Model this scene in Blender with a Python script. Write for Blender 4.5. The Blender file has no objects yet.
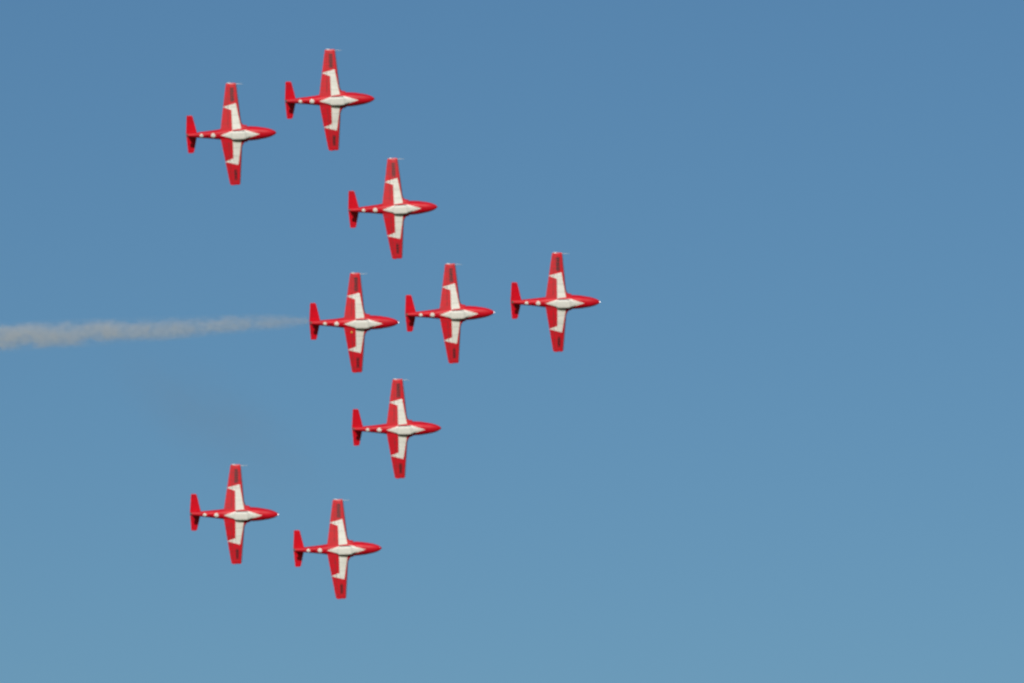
import bpy, bmesh, math, random
from mathutils import Vector, Euler, Matrix
R = math.radians
scene = bpy.context.scene
C = scene.collection
random.seed(4)

# ------------------------------------------------------------------ camera
CAM_EL = 18.0
cd = bpy.data.cameras.new('camera'); cam = bpy.data.objects.new('camera', cd); C.objects.link(cam)
cam.location = (0, 0, 1.7); cam.rotation_euler = (R(90 + CAM_EL), 0, 0)
cd.sensor_width = 36; cd.lens = 160; cd.clip_start = 0.1; cd.clip_end = 60000
cd.dof.use_dof = True; cd.dof.focus_distance = 50.0; cd.dof.aperture_fstop = 5.6   # a touch front-focused long lens
scene.camera = cam

# ------------------------------------------------------------------ sky and sun
SUN_EL, SUN_AZ = 16.0, 190.0          # azimuth clockwise from +Y: behind the camera, to its left
w = bpy.data.worlds.new('World'); scene.world = w; w.use_nodes = True
nt = w.node_tree; nt.nodes.clear()
sky = nt.nodes.new('ShaderNodeTexSky'); sky.sky_type = 'NISHITA'; sky.sun_disc = False
sky.sun_elevation = R(SUN_EL); sky.sun_rotation = R(SUN_AZ)
sky.air_density = 1.75; sky.dust_density = 1.0; sky.ozone_density = 7.4
bg = nt.nodes.new('ShaderNodeBackground'); bg.inputs['Strength'].default_value = 0.097
wo = nt.nodes.new('ShaderNodeOutputWorld')
nt.links.new(sky.outputs[0], bg.inputs[0]); nt.links.new(bg.outputs[0], wo.inputs[0])
sd = bpy.data.lights.new('sun', 'SUN'); sd.energy = 3.4; sd.angle = R(0.5); sd.color = (1.0, 0.945, 0.86)
sun = bpy.data.objects.new('sun', sd); C.objects.link(sun)
sdir = Vector((math.sin(R(SUN_AZ)) * math.cos(R(SUN_EL)), math.cos(R(SUN_AZ)) * math.cos(R(SUN_EL)), math.sin(R(SUN_EL))))
sun.rotation_euler = sdir.to_track_quat('Z', 'Y').to_euler(); sun.location = sdir * 200
scene.cycles.volume_bounces = 4
vs = scene.view_settings
vs.view_transform = 'Standard'; vs.look = 'None'; vs.exposure = 0.0; vs.gamma = 1.0; vs.use_curve_mapping = False

# ------------------------------------------------------------------ node helpers
def new_mat(name):
    m = bpy.data.materials.new(name); m.use_nodes = True
    return m, m.node_tree, m.node_tree.nodes['Principled BSDF']

def val(nt, s, sock):
    if isinstance(s, (int, float)): sock.default_value = s
    else: nt.links.new(s, sock)

def mth(nt, op, a, b=0.0, c=None, clamp=False):
    n = nt.nodes.new('ShaderNodeMath'); n.operation = op; n.use_clamp = clamp
    val(nt, a, n.inputs[0]); val(nt, b, n.inputs[1])
    if c is not None: val(nt, c, n.inputs[2])
    return n.outputs[0]

def convex(nt, sx, sy, pts, soft=0.012):
    """1 inside the convex outline pts, 0 outside."""
    area = sum(pts[i-1][0]*pts[i][1] - pts[i][0]*pts[i-1][1] for i in range(len(pts)))
    if area < 0: pts = pts[::-1]
    out = None
    for i in range(len(pts)):
        (x0, y0), (x1, y1) = pts[i-1], pts[i]
        dx, dy = x1-x0, y1-y0; L = math.hypot(dx, dy)
        a, b = -dy/L, dx/L; c = -(a*x0 + b*y0)
        d = mth(nt, 'ADD', mth(nt, 'MULTIPLY', sx, a), mth(nt, 'MULTIPLY_ADD', sy, b, c))
        k = mth(nt, 'MULTIPLY_ADD', d, 1/soft, 0.5, clamp=True)
        out = k if out is None else mth(nt, 'MULTIPLY', out, k)
    return out

def mix(nt, fac, a, b):
    n = nt.nodes.new('ShaderNodeMix'); n.data_type = 'RGBA'
    val(nt, fac, n.inputs[0])
    for s, k in ((a, 6), (b, 7)):
        if isinstance(s, tuple): n.inputs[k].default_value = (*s, 1)
        else: nt.links.new(s, n.inputs[k])
    return n.outputs[2]

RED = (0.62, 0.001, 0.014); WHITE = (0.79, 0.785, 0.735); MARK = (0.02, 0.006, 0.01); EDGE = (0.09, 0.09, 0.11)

def paint(name, pattern=None, rough=0.36, aniso=0.0):
    m, nt, b = new_mat(name)
    tc = nt.nodes.new('ShaderNodeTexCoord'); sp = nt.nodes.new('ShaderNodeSeparateXYZ'); nt.links.new(tc.outputs['Object'], sp.inputs[0])
    sn = nt.nodes.new('ShaderNodeSeparateXYZ'); nt.links.new(tc.outputs['Normal'], sn.inputs[0])
    x, y, z = sp.outputs; under = mth(nt, 'LESS_THAN', sn.outputs[2], -0.02)
    no = nt.nodes.new('ShaderNodeTexNoise'); no.noise_dimensions = '4D'; no.inputs['Scale'].default_value = 1.5; no.inputs['Detail'].default_value = 5
    oi = nt.nodes.new('ShaderNodeObjectInfo'); nt.links.new(mth(nt, 'MULTIPLY', oi.outputs['Random'], 40.0), no.inputs['W'])
    mp = nt.nodes.new('ShaderNodeMapping'); mp.inputs['Scale'].default_value = (0.45, 1.6, 1.0)   # grime streaked along the airflow
    nt.links.new(tc.outputs['Object'], mp.inputs[0]); nt.links.new(mp.outputs[0], no.inputs['Vector'])
    wear = mth(nt, 'MULTIPLY_ADD', no.outputs[0], 2.6, -0.95, clamp=True)
    red = mix(nt, wear, RED, (RED[0]*0.72, 0.002, 0.013)); white = mix(nt, wear, WHITE, (0.66, 0.65, 0.59))
    col = red
    if pattern:
        wm, dm, le = pattern(nt, x, y)
        col = mix(nt, mth(nt, 'MULTIPLY', wm, under), red, white)
        if dm is not None: col = mix(nt, mth(nt, 'MULTIPLY', dm, under), col, MARK)
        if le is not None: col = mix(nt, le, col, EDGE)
    if pattern:                                         # riveted panel joints
        axis = y if aniso else x
        j = mth(nt, 'LESS_THAN', mth(nt, 'FRACT', mth(nt, 'MULTIPLY_ADD', axis, 1.15, 0.35)), 0.035)
        if aniso: j = mth(nt, 'MAXIMUM', j, mth(nt, 'LESS_THAN', mth(nt, 'ABSOLUTE', mth(nt, 'ADD', x, -0.03)), 0.014))
        col = mix(nt, mth(nt, 'MULTIPLY', j, 0.5 if aniso else 0.2), col, (0.10, 0.03, 0.03))
    nt.links.new(col, b.inputs['Base Color'])
    nt.links.new(mth(nt, 'MULTIPLY_ADD', no.outputs[0], 0.14, rough - 0.07), b.inputs['Roughness'])
    b.inputs['Specular IOR Level'].default_value = 0.45 if aniso else 0.32
    if aniso:                                           # riveted skin, wavy along the span: highlights stretch that way
        b.inputs['Anisotropic'].default_value = aniso
        vt = nt.nodes.new('ShaderNodeVectorTransform'); vt.vector_type = 'VECTOR'; vt.convert_from = 'OBJECT'; vt.convert_to = 'WORLD'
        vt.inputs[0].default_value = (0, 1, 0); nt.links.new(vt.outputs[0], b.inputs['Tangent'])
    return m

def wing_pattern(nt, x, y):
    ay = mth(nt, 'ABSOLUTE', y)
    a = convex(nt, x, ay, [(0.03, -0.3), (0.0, 2.66), (0.50, 3.30), (1.0, 0.45), (1.0, -0.3)])
    fl = convex(nt, x, ay, [(0.8, -0.3), (0.8, 0.9), (0.965, 0.62), (1.42, 0.33), (1.42, -0.3)])
    a = mth(nt, 'MAXIMUM', a, fl)
    b = convex(nt, x, ay, [(-0.92, 2.93), (0.50, 3.30), (0.02, 2.58)])
    wm = mth(nt, 'MAXIMUM', a, b)
    # weathered dark stencil rows along the span of each outer panel (too small to read in the picture)
    def row(pts, k):
        band = convex(nt, x, y, pts)
        fr = mth(nt, 'FRACT', mth(nt, 'MULTIPLY', y, k))
        gap = mth(nt, 'GREATER_THAN', fr, 0.16)
        hole = mth(nt, 'GREATER_THAN', mth(nt, 'FRACT', mth(nt, 'MULTIPLY', x, 5.3)), 0.10)
        return mth(nt, 'MULTIPLY', band, mth(nt, 'MULTIPLY', gap, hole))
    d = mth(nt, 'MAXIMUM', row([(-0.10, -3.45), (0.33, -3.45), (0.31, -4.95), (-0.08, -4.95)], 3.6),
            row([(0.00, 3.8), (0.33, 3.8), (0.31, 4.88), (0.00, 4.88)], 3.6))
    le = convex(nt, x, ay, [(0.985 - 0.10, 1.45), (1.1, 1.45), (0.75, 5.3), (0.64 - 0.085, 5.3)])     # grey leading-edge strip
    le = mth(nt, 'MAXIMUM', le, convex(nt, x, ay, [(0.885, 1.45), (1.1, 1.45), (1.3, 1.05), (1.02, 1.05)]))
    return wm, d, le

def belly_pattern(nt, x, y):
    ay = mth(nt, 'ABSOLUTE', mth(nt, 'ADD', y, -0.06))
    dm = convex(nt, x, ay, [(-1.27, 0.0), (0.05, 0.43), (1.3, 0.50), (1.6, 0.43), (2.98, 0.0), (1.0, -0.8)])
    out = dm
    for cx, r in ((-2.05, 0.25), (-3.33, 0.20)):
        u = mth(nt, 'POWER', mth(nt, 'ABSOLUTE', mth(nt, 'MULTIPLY_ADD', x, 1/r, -cx/r)), 1.6)
        v = mth(nt, 'POWER', mth(nt, 'MULTIPLY', ay, 1/r), 1.6)
        out = mth(nt, 'MAXIMUM', out, mth(nt, 'LESS_THAN', mth(nt, 'ADD', u, v), 1.0))
    return out, None, None

def plain(name, col, rough=0.5, metal=0.0):
    m, nt, b = new_mat(name)
    no = nt.nodes.new('ShaderNodeTexNoise'); no.inputs['Scale'].default_value = 6
    tc = nt.nodes.new('ShaderNodeTexCoord'); nt.links.new(tc.outputs['Object'], no.inputs['Vector'])
    nt.links.new(mix(nt, no.outputs[0], tuple(c*1.12 for c in col), tuple(c*0.85 for c in col)), b.inputs['Base Color'])
    b.inputs['Roughness'].default_value = rough; b.inputs['Metallic'].default_value = metal
    return m

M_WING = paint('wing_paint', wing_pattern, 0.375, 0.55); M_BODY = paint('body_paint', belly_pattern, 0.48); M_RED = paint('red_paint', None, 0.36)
M_WHITE = plain('white_paint', (0.70, 0.695, 0.645), 0.45); M_DARK = plain('dark_seam_shade', (0.035, 0.033, 0.03), 0.8)
M_STEEL = plain('burnt_steel', (0.10, 0.085, 0.07), 0.6, 0.6); M_PALE = plain('pale_probe', (0.7, 0.68, 0.66), 0.4)
M_GLASS = plain('tinted_glass', (0.02, 0.03, 0.035), 0.06); M_YEL = plain('yellow_panel', (0.75, 0.5, 0.06), 0.5)
def lamp(name, col, s):
    m, nt, b = new_mat(name); b.inputs['Base Color'].default_value = (0.8, 0.8, 0.8, 1)
    b.inputs['Emission Color'].default_value = (*col, 1); b.inputs['Emission Strength'].default_value = s
    return m
M_LAMP = lamp('lit_lamp', (1, 0.88, 0.85), 2.2); M_TIP = plain('glint_lens', (0.85, 0.85, 0.85), 0.12); M_LENS = plain('smoked_lens', (0.22, 0.03, 0.04), 0.15)

# ------------------------------------------------------------------ mesh helpers
def obj(name, bm, m, parent=None, smooth=True):
    bmesh.ops.recalc_face_normals(bm, faces=bm.faces)
    me = bpy.data.meshes.new(name); bm.to_mesh(me); bm.free()
    if smooth: me.shade_smooth()
    me.materials.append(m)
    o = bpy.data.objects.new(name, me); C.objects.link(o); o.parent = parent
    return o

def sharpen(o, deg=38):
    bm = bmesh.new(); bm.from_mesh(o.data)
    for e in bm.edges:
        if len(e.link_faces) == 2 and e.calc_face_angle() > R(deg): e.smooth = False
    bm.to_mesh(o.data); bm.free()

def loft(bm, rings, close0=True, close1=True):
    vs = [[bm.verts.new(p) for p in r] for r in rings]
    n = len(rings[0])
    for a, b in zip(vs, vs[1:]):
        for i in range(n): bm.faces.new((a[i], a[(i+1) % n], b[(i+1) % n], b[i]))
    if close0: bm.faces.new(vs[0])
    if close1: bm.faces.new(vs[-1][::-1])

def tube(bm, path, rad, n=10):
    rings = []
    for (p, r) in zip(path, rad):
        rings.append([(p[0], p[1] + r*math.cos(2*math.pi*i/n), p[2] + r*math.sin(2*math.pi*i/n)) for i in range(n)])
    loft(bm, rings)

def interp(tab, x):
    """smooth (monotone cubic) interpolation through a table sorted by x"""
    xs = [t[0] for t in tab]
    if x <= xs[0]: return tab[0][1:]
    if x >= xs[-1]: return tab[-1][1:]
    i = max(k for k in range(len(xs)-1) if xs[k] <= x)
    h = xs[i+1]-xs[i]; t = (x-xs[i])/h; out = []
    for c in range(1, len(tab[0])):
        def sl(k):
            if k == 0: return (tab[1][c]-tab[0][c])/(xs[1]-xs[0])
            if k == len(xs)-1: return (tab[-1][c]-tab[-2][c])/(xs[-1]-xs[-2])
            d0 = (tab[k][c]-tab[k-1][c])/(xs[k]-xs[k-1]); d1 = (tab[k+1][c]-tab[k][c])/(xs[k+1]-xs[k])
            return 0 if d0*d1 <= 0 else 2*d0*d1/(d0+d1)
        m0, m1 = sl(i)*h, sl(i+1)*h; p0, p1 = tab[i][c], tab[i+1][c]
        out.append((2*t**3-3*t*t+1)*p0 + (t**3-2*t*t+t)*m0 + (-2*t**3+3*t*t)*p1 + (t**3-t*t)*m1)
    return out

# ------------------------------------------------------------------ aircraft geometry (x forward, y left, z up, metres)
BODY = [  # x, half width, top, bottom
    (-4.78, 0.19, 0.40, 0.02), (-4.0, 0.265, 0.47, -0.09), (-3.0, 0.365, 0.52, -0.26), (-2.0, 0.47, 0.58, -0.43),
    (-1.2, 0.58, 0.64, -0.56), (-0.4, 0.67, 0.70, -0.64), (0.6, 0.75, 0.74, -0.68), (1.6, 0.77, 0.74, -0.69), (2.4, 0.73, 0.66, -0.67),
    (3.1, 0.63, 0.52, -0.60), (3.7, 0.52, 0.36, -0.53), (4.15, 0.385, 0.20, -0.43), (4.42, 0.26, 0.08, -0.33), (4.58, 0.15, -0.01, -0.24), (4.66, 0.06, -0.08, -0.16)]

def body_ring(x, n=44):
    wd, zt, zb = interp(BODY, x); zc = (zt*0.5 + zb*0.5); h = (zt-zb)/2; ex = 2.05 + 0.2*max(0, 1-abs(x-0.9)/1.5)
    r = []
    for i in range(n):
        a = 2*math.pi*(i+0.5)/n; c, s = math.cos(a), math.sin(a)
        r.append((x, wd*math.copysign(abs(c)**(2/ex), c), zc + h*math.copysign(abs(s)**(2/ex), s)))
    return r

LE = [(0.0, 1.80), (0.66, 1.80), (0.74, 1.60), (0.84, 1.38), (0.98, 1.19), (1.18, 1.07), (1.45, 0.985), (5.25, 0.64), (5.45, 0.60)]
def wing_le(y):
    for (a, xa), (b, xb) in zip(LE, LE[1:]):
        if y <= b: return xa + (xb-xa)*(y-a)/(b-a)
    return LE[-1][1]
def wing_te(y): return -1.25 + 0.76*max(0, y-0.5)/4.95
XK = 0.03                                             # spanwise line of greatest depth
def wing_z(y): return -0.42 + y*math.tan(R(4.2))
def thick(y): return 0.265 - 0.135*min(1, y/5.45)
def section(y, u, scale=1.0):
    """(x, z_low, z_up) at chord fraction u from the leading edge"""
    le, te = wing_le(y), wing_te(y); x = le + (te-le)*u; d = thick(y)*scale
    if x > XK:
        s = (le-x)/(le-XK); f = 0.82*math.sqrt(max(0, 1-(1-s)**3)) + 0.18*s
    else:
        f = max(0.02, (x-te)/(XK-te)*0.98 + 0.02)
    return x, wing_z(y) - 0.48*d*f, wing_z(y) + 0.52*d*f

def wing_rings(bm, side, ys, u0, u1, nu=26, sc0=1.0):
    rings = []
    for y in ys:
        sc = sc0
        if y > 5.25: sc = max(0.12, math.sqrt(max(0, 1-((y-5.25)/0.2)**2)))
        a0, a1 = (u0(y), u1(y))
        if y > 5.25:
            k = 0.10*(1-sc); a0, a1 = a0+k, a1-k
        us = [a0 + (a1-a0)*(0.5-0.5*math.cos(math.pi*i/nu)) if a0 < 0.05 else a0 + (a1-a0)*i/nu for i in range(nu+1)]
        lo = [section(y, u, sc) for u in us]
        r = [(p[0], side*y, p[1]) for p in lo] + [(p[0], side*y, p[2]) for p in reversed(lo)]
        rings.append(r)
    loft(bm, rings)

def lin(a, b, n): return [a + (b-a)*i/n for i in range(n+1)]
def hinge(y):                                         # chord fraction of the flap / aileron hinge
    return (wing_le(y) - (-0.42 + 0.14*max(0, y-0.6)/4.6)) / (wing_le(y)-wing_te(y))
Y_FL0, Y_FL1, Y_AI1 = 0.86, 2.90, 5.12

def surf_rings(bm, pts0, pts1, t0, t1, axis, n=16, kk=6):
    """tapered symmetric aerofoil between two chords: pts = (x_le, x_te, a, b); axis 'y' or 'z' thickness direction"""
    rings = []
    for k in range(kk+1):
        s = k/kk; le = pts0[0] + (pts1[0]-pts0[0])*s; te = pts0[1] + (pts1[1]-pts0[1])*s
        a = pts0[2] + (pts1[2]-pts0[2])*s; b = pts0[3] + (pts1[3]-pts0[3])*s; t = t0 + (t1-t0)*s
        up, lo = [], []
        for i in range(n+1):
            u = 0.5-0.5*math.cos(math.pi*i/n); x = le + (te-le)*u
            h = t*0.5*max(0.06, (1.0-u)*1.25*math.sqrt(1-(1-min(1, u/0.32))**2) if u > 0 else 0.06); h = min(h, t*0.5)
            up.append((x, h)); lo.append((x, -h))
        ring = [(x, a, b+h) if axis == 'z' else (x, a+h, b) for x, h in up] + [(x, a, b+h) if axis == 'z' else (x, a+h, b) for x, h in reversed(lo)]
        rings.append(ring)
    loft(bm, rings)

def tag(o, label=None, cat=None, group=None, kind=None):
    for k, v in (('label', label), ('category', cat), ('group', group), ('kind', kind)):
        if v: o[k] = v

def make_aircraft():
    root = bpy.data.objects.new('jet_aircraft', None); C.objects.link(root); root.empty_display_size = 1
    # fuselage
    bm = bmesh.new(); xs = lin(-4.78, 3.9, 58) + [4.05, 4.15, 4.25, 4.34, 4.42, 4.48, 4.53, 4.58, 4.61, 4.64, 4.66]
    loft(bm, [body_ring(x) for x in xs]); sharpen(obj('fuselage', bm, M_BODY, root), 60)
    # canopy bubble
    bm = bmesh.new(); rings = []
    for i in range(17):
        s = i/16; x = 3.35 - 2.5*s; k = max(0.05, math.sin(math.pi*min(1, 0.03+s*0.94))**0.6)
        base = interp(BODY, x)[1] - 0.16
        rings.append([(x, 0.58*k*math.cos(math.pi*j/14), base + (0.55*k+0.02)*math.sin(math.pi*j/14)) for j in range(15)])
    loft(bm, rings); obj('canopy', bm, M_GLASS, root)
    # wings with flap and aileron let into the trailing edge
    for side in (-1, 1):
        bm = bmesh.new(); full = lambda y: 1.0; zero = lambda y: 0.0
        cut = lambda y: hinge(y) - 0.012
        wing_rings(bm, side, [0.30, 0.55, 0.66, 0.73, 0.80, Y_FL0], zero, full)
        wing_rings(bm, side, [Y_FL0, 0.95, 1.05, 1.15, 1.3, 1.45] + lin(1.7, Y_AI1, 12), zero, cut)
        wing_rings(bm, side, [Y_AI1, 5.25, 5.30, 5.35, 5.39, 5.42, 5.44, 5.449], zero, full)
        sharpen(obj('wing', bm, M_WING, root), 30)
        h1 = lambda y: hinge(y) + 0.008
        for nm, ya, yb in (('flap', Y_FL0+0.01, Y_FL1-0.01), ('aileron', Y_FL1+0.01, Y_AI1-0.01)):
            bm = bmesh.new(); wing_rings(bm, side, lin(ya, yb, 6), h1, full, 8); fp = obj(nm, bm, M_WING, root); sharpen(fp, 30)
            bm = bmesh.new(); wing_rings(bm, side, lin(ya, yb, 6), lambda y: hinge(y)-0.011, lambda y: hinge(y)+0.007, 4, 0.8)
            obj('hinge_seal', bm, M_DARK, fp, False)
        # air intake cheek above the wing root
        bm = bmesh.new(); rings = []
        for i, x in enumerate(lin(1.55, -0.9, 12)):
            s = i/12; wd = interp(BODY, x)[0]; k = (0.45 + 0.55*min(1, s/0.35))*(1 - s**2.2)
            rings.append([(x, side*(wd - 0.25 + (0.27 + 0.22*k)*abs(math.cos(a))**0.7), 0.12 + (0.10+0.32*k)*math.sin(a)) for a in [math.pi*(j/10-0.5) for j in range(11)]])
        loft(bm, rings); it = obj('air_intake', bm, M_RED, root); sharpen(it)
        bm = bmesh.new(); x = 1.558; wd = interp(BODY, x)[0]
        loft(bm, [[(xx, side*(wd + 0.005 + 0.08*abs(math.cos(a))**0.7), 0.12 + 0.20*math.sin(a)) for a in [math.pi*(j/10-0.5) for j in range(11)]] for xx in (1.50, 1.558)])
        obj('intake_mouth', bm, M_DARK, it, False)
    # belly smoke tank pack, a chamfered tray hung under the white diamond
    bm = bmesh.new()
    TANK = [(-0.75, 0.10, -0.50), (-0.5, 0.20, -0.60), (-0.15, 0.30, -0.74), (0.0, 0.40, -0.85), (0.08, 0.445, -0.89), (0.75, 0.455, -0.93), (1.36, 0.445, -0.91),
            (1.46, 0.39, -0.86), (1.68, 0.29, -0.77), (2.1, 0.17, -0.65), (2.4, 0.08, -0.56)]
    rings = []
    for x in lin(-0.75, 2.4, 48):
        hw, zb = interp(TANK, x)
        rings.append([(x, 0.12 + hw*math.copysign(abs(math.cos(a))**0.45, math.cos(a)), zb*0.5 - 0.2 + (-zb*0.5 - 0.2)*math.copysign(abs(math.sin(a))**0.45, math.sin(a))) for a in [2*math.pi*(j+0.5)/32 for j in range(32)]])
    loft(bm, rings)
    tk = obj('smoke_tank', bm, M_WHITE, root); sharpen(tk, 30)
    for side in (-1, 1):                                # dark strips modelled in for the shadow line between tank and wing root
        bm = bmesh.new(); ya, yb = (0.315, 0.41) if side < 0 else (0.555, 0.65)
        loft(bm, [[(x, side*y_, z) for x, y_, z in ((0.06, ya, -0.50), (1.40, ya, -0.50), (1.34, yb, -0.48), (0.12, yb, -0.48))],
                  [(x, side*y_, z) for x, y_, z in ((0.06, ya, -0.72), (1.40, ya, -0.72), (1.34, yb, -0.64), (0.12, yb, -0.64))]])
        obj('tank_shade_strip', bm, M_DARK, tk, False)
    # tail
    bm = bmesh.new(); surf_rings(bm, (-2.55, -4.72, 0, 0.34), (-3.98, -5.06, 0, 1.60), 0.17, 0.12, 'y')
    sharpen(obj('fin', bm, M_RED, root), 50)
    for side in (-1, 1):
        bm = bmesh.new()
        surf_rings(bm, (-3.92, -5.14, 0, 1.62), (-4.36, -5.01, side*1.92, 1.62), 0.13, 0.075, 'z')
        surf_rings(bm, (-4.36, -5.01, side*1.92, 1.62), (-4.47, -4.97, side*2.02, 1.62), 0.075, 0.03, 'z', kk=3)
        sharpen(obj('tailplane', bm, M_RED, root), 50)
    # jet pipe
    bm = bmesh.new(); n = 24
    prof = [(-4.70, 0.18), (-4.95, 0.16), (-4.95, 0.14), (-4.6, 0.13)]
    rings = [[(x, r*math.cos(2*math.pi*i/n), 0.20 + r*math.sin(2*math.pi*i/n)) for i in range(n)] for x, r in prof]
    loft(bm, rings, False, True); sharpen(obj('jet_pipe', bm, M_STEEL, root), 40)
    # pitot probe on the right wing tip, lamps
    zt = wing_z(5.3)
    bm = bmesh.new(); tube(bm, [(0.55, -5.33, zt), (0.95, -5.33, zt), (1.0, -5.33, zt), (1.36, -5.33, zt)], [0.028, 0.024, 0.017, 0.015])
    obj('pitot_probe', bm, M_PALE, root)
    for side in (-1, 1):
        bm = bmesh.new(); tube(bm, [(0.0, side*5.42, wing_z(5.43)), (-0.05, side*5.44, wing_z(5.43)), (-0.28, side*5.44, wing_z(5.43)), (-0.36, side*5.42, wing_z(5.43))], [0.02, 0.05, 0.05, 0.02])
        obj('wingtip_lamp', bm, M_TIP if side < 0 else M_RED, root)  # right lens coloured white to imitate a sun glint on the tip
    bm = bmesh.new(); bmesh.ops.create_uvsphere(bm, u_segments=16, v_segments=10, radius=0.062, matrix=Matrix.Translation((4.645, 0, -0.13)))
    obj('nose_lamp', bm, M_LENS, root)
    # blade aerial under the tail boom
    bm = bmesh.new(); surf_rings(bm, (-2.55, -2.75, 0, -0.26), (-2.66, -2.78, 0, -0.50), 0.03, 0.015, 'y', kk=2)
    obj('blade_aerial', bm, M_RED, root)
    return root

def copy_tree(o, parent=None):
    c = o.copy(); C.objects.link(c); c.parent = parent
    for ch in list(o.children): copy_tree(ch, c)
    return c

# location, rotation, nose lamp lit, label
JETS = [
    ((4.92, 470.51, 159.09), (-64.15, 0.13, -1.81), True, 'red and white jet leading the formation at its right-hand point, nose lamp lit'),
    ((-29.82, 455.14, 172.87), (-65.13, -1.26, -2.17), False, 'red and white jet at the upper left end of formation, left of topmost jet'),
    ((-19.46, 457.97, 177.85), (-64.91, -0.88, -2.56), False, 'topmost red and white jet of the formation, highest in the sky'),
    ((-12.72, 463.50, 167.42), (-66.61, -1.36, -3.30), False, 'red and white jet between the topmost jet and the middle row of three'),
    ((-16.96, 468.90, 156.20), (-64.51, -0.33, -1.31), True, 'red and white jet trailing the grey smoke, last in the middle row'),
    ((-6.60, 470.27, 157.71), (-65.95, -1.01, -2.53), True, 'red and white jet in the centre of the middle row, between leader and smoking jet'),
    ((-12.37, 473.61, 145.62), (-65.35, -0.45, -1.79), False, 'red and white jet alone just below the middle row of three'),
    ((-30.06, 476.43, 136.76), (-66.92, 0.46, -1.61), True, 'red and white jet at the lower left end of the formation, nose lamp lit'),
    ((-18.85, 478.46, 133.39), (-68.31, -0.66, -3.10), False, 'bottommost red and white jet of the formation, lowest in the sky'),
]
proto = make_aircraft()
jets = [proto] + [copy_tree(proto) for _ in JETS[1:]]
for o, (loc, rot, lit, label) in zip(jets, JETS):
    o.location = loc; o.rotation_euler = Euler([R(a) for a in rot])
    tag(o, label, 'jet', 'jets flying in formation')
    if lit:
        for ch in o.children:
            if ch.name.startswith('nose_lamp'):
                ch.data = ch.data.copy(); ch.data.materials[0] = M_LAMP; ch['label'] = 'lit white nose lamp'
bm = bmesh.new(); bmesh.ops.create_uvsphere(bm, u_segments=12, v_segments=8, radius=0.1, matrix=Matrix.Translation((-0.42, 0.98, section(0.98, (wing_le(0.98)+0.42)/(wing_le(0.98)-wing_te(0.98)))[1])) @ Matrix.Diagonal((1, 1, 0.35, 1)))
obj('drain_cap', bm, M_YEL, jets[4])

# ------------------------------------------------------------------ smoke trail
p0 = Vector((-22.13, 468.83, 156.43)); p1 = Vector((-55.77, 471.3, 155.29)); ax = (p1-p0).normalized(); LEN = 95.0
def trail_r(s): return 0.22 + 0.30*s**0.33
bm = bmesh.new(); rings = []
for s in [0, 0.5, 1, 2, 3.5] + lin(5, LEN, 30):
    r = trail_r(s)*1.75
    rings.append([(s, r*math.cos(2*math.pi*i/20), r*math.sin(2*math.pi*i/20)) for i in range(20)])
loft(bm, rings)
M_SMOKE = bpy.data.materials.new('smoke'); M_SMOKE.use_nodes = True; nt = M_SMOKE.node_tree; nt.nodes.clear()
tc = nt.nodes.new('ShaderNodeTexCoord'); sp = nt.nodes.new('ShaderNodeSeparateXYZ'); nt.links.new(tc.outputs['Object'], sp.inputs[0])
x, y, z = sp.outputs
rr = mth(nt, 'SQRT', mth(nt, 'ADD', mth(nt, 'MULTIPLY', y, y), mth(nt, 'MULTIPLY', z, z)))
Rx = mth(nt, 'MULTIPLY_ADD', mth(nt, 'POWER', mth(nt, 'MAXIMUM', x, 0.0), 0.33), 0.30, 0.22)
def noise(scale, detail, stretch):
    mp = nt.nodes.new('ShaderNodeMapping'); mp.inputs['Scale'].default_value = stretch; nt.links.new(tc.outputs['Object'], mp.inputs[0])
    n = nt.nodes.new('ShaderNodeTexNoise'); n.inputs['Scale'].default_value = scale; n.inputs['Detail'].default_value = detail
    n.inputs['Roughness'].default_value = 0.6; nt.links.new(mp.outputs[0], n.inputs['Vector']); return n.outputs[0]
q = mth(nt, 'DIVIDE', rr, Rx)
big = noise(0.55, 4.0, (0.7, 1, 1)); fine = noise(1.6, 3.0, (0.8, 1, 1))
edge = mth(nt, 'ADD', q, mth(nt, 'MULTIPLY_ADD', big, -1.7, 0.85))
edge = mth(nt, 'ADD', edge, mth(nt, 'MULTIPLY_ADD', fine, -1.3, 0.65))
core = mth(nt, 'MULTIPLY', mth(nt, 'SUBTRACT', 1.22, edge, clamp=True), 0.78)
dens = mth(nt, 'MULTIPLY', mth(nt, 'ADD', mth(nt, 'MULTIPLY', core, mth(nt, 'MULTIPLY_ADD', fine, 2.7, -0.6, clamp=True)), mth(nt, 'MULTIPLY', mth(nt, 'MULTIPLY_ADD', q, -0.22, 0.38, clamp=True), mth(nt, 'MULTIPLY_ADD', big, 2.5, -0.75, clamp=True))), mth(nt, 'DIVIDE', 1.0, Rx))
inside = mth(nt, 'MULTIPLY_ADD', q, -2.5, 4.2, clamp=True)
fade = mth(nt, 'MULTIPLY_ADD', x, 0.026, 0.24, clamp=True)   # thin at the nozzle, thickening behind
dens = mth(nt, 'MULTIPLY', mth(nt, 'MULTIPLY', dens, inside), mth(nt, 'MULTIPLY', fade, 1.15))
pv = nt.nodes.new('ShaderNodeVolumePrincipled'); pv.inputs['Color'].default_value = (0.90, 0.875, 0.82, 1)
pv.inputs['Anisotropy'].default_value = 0.0
nt.links.new(dens, pv.inputs['Density'])
out = nt.nodes.new('ShaderNodeOutputMaterial'); nt.links.new(pv.outputs[0], out.inputs['Volume'])
sm = obj('smoke_trail', bm, M_SMOKE)
sm.location = p0
yv = Vector((0, 0, 1)).cross(ax).normalized(); zv = ax.cross(yv)
sm.rotation_euler = Matrix((ax, yv, zv)).transposed().to_euler()
tag(sm, 'thin grey smoke trail streaming left behind the last jet of the middle row', 'smoke')

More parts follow.
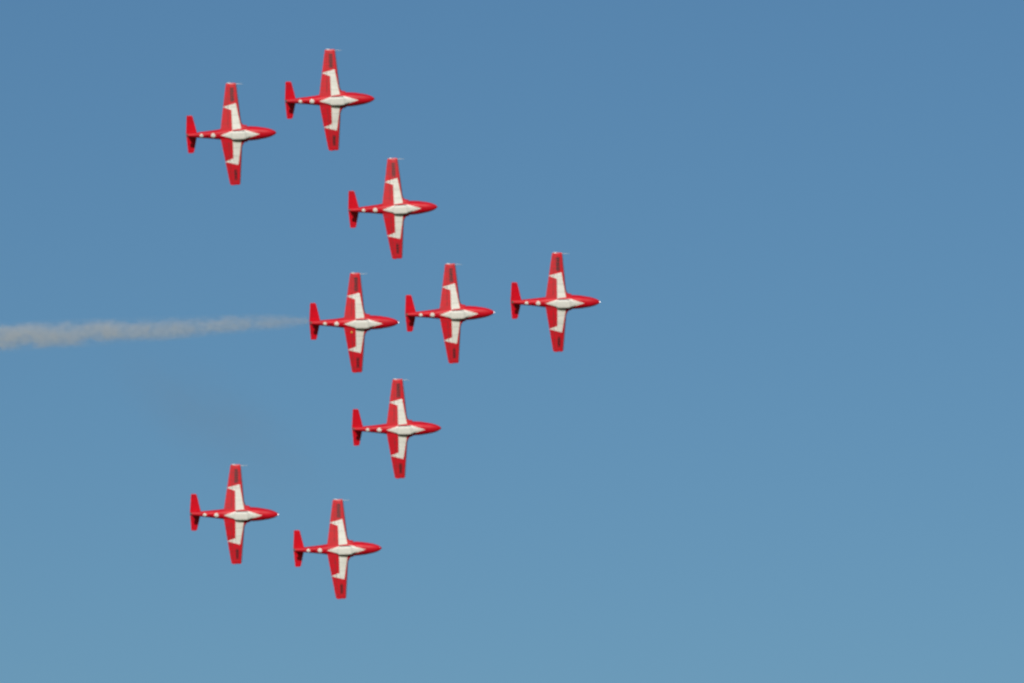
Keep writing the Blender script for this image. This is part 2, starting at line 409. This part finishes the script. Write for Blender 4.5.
# ------------------------------------------------------------------ thin remnant of older smoke beyond the formation
bm = bmesh.new(); bmesh.ops.create_icosphere(bm, subdivisions=4, radius=1.0)
for v in bm.verts: v.co = Vector((v.co.x*17.0, v.co.y*6.5, v.co.z*6.5))
m2 = bpy.data.materials.new('old_smoke'); m2.use_nodes = True; nt = m2.node_tree; nt.nodes.clear()
tc = nt.nodes.new('ShaderNodeTexCoord')
mp = nt.nodes.new('ShaderNodeMapping'); mp.inputs['Scale'].default_value = (1/17.0, 1/6.5, 1/6.5); nt.links.new(tc.outputs['Object'], mp.inputs[0])
ln = nt.nodes.new('ShaderNodeVectorMath'); ln.operation = 'LENGTH'; nt.links.new(mp.outputs[0], ln.inputs[0])
n1 = noise(0.16, 3.0, (0.6, 1, 1))
d = mth(nt, 'MULTIPLY', mth(nt, 'SUBTRACT', 1.0, ln.outputs['Value'], clamp=True), mth(nt, 'MULTIPLY_ADD', n1, 3.0, -0.9, clamp=True))
pv = nt.nodes.new('ShaderNodeVolumePrincipled'); pv.inputs['Color'].default_value = (0.45, 0.40, 0.36, 1)
nt.links.new(mth(nt, 'MULTIPLY', d, 0.024), pv.inputs['Density'])
out = nt.nodes.new('ShaderNodeOutputMaterial'); nt.links.new(pv.outputs[0], out.inputs['Volume'])
hz = obj('old_smoke', bm, m2); hz.location = (-33.5, 496.0, 153.2); hz.rotation_euler = (0, R(36), 0)
tag(hz, 'barely visible grey remnant of old smoke drifting below the smoke trail', 'smoke', kind='stuff')

# ------------------------------------------------------------------ ground far below the picture
bm = bmesh.new(); bmesh.ops.create_circle(bm, cap_ends=True, segments=96, radius=30000)
mg, ng, bg_ = new_mat('grass_field')
no = ng.nodes.new('ShaderNodeTexNoise'); no.inputs['Scale'].default_value = 0.02; no.inputs['Detail'].default_value = 8
tcg = ng.nodes.new('ShaderNodeTexCoord'); ng.links.new(tcg.outputs['Object'], no.inputs['Vector'])
ng.links.new(mix(ng, no.outputs[0], (0.05, 0.075, 0.025), (0.16, 0.14, 0.07)), bg_.inputs['Base Color']); bg_.inputs['Roughness'].default_value = 0.95
g = obj('ground', bm, mg, None, False); tag(g, kind='structure')
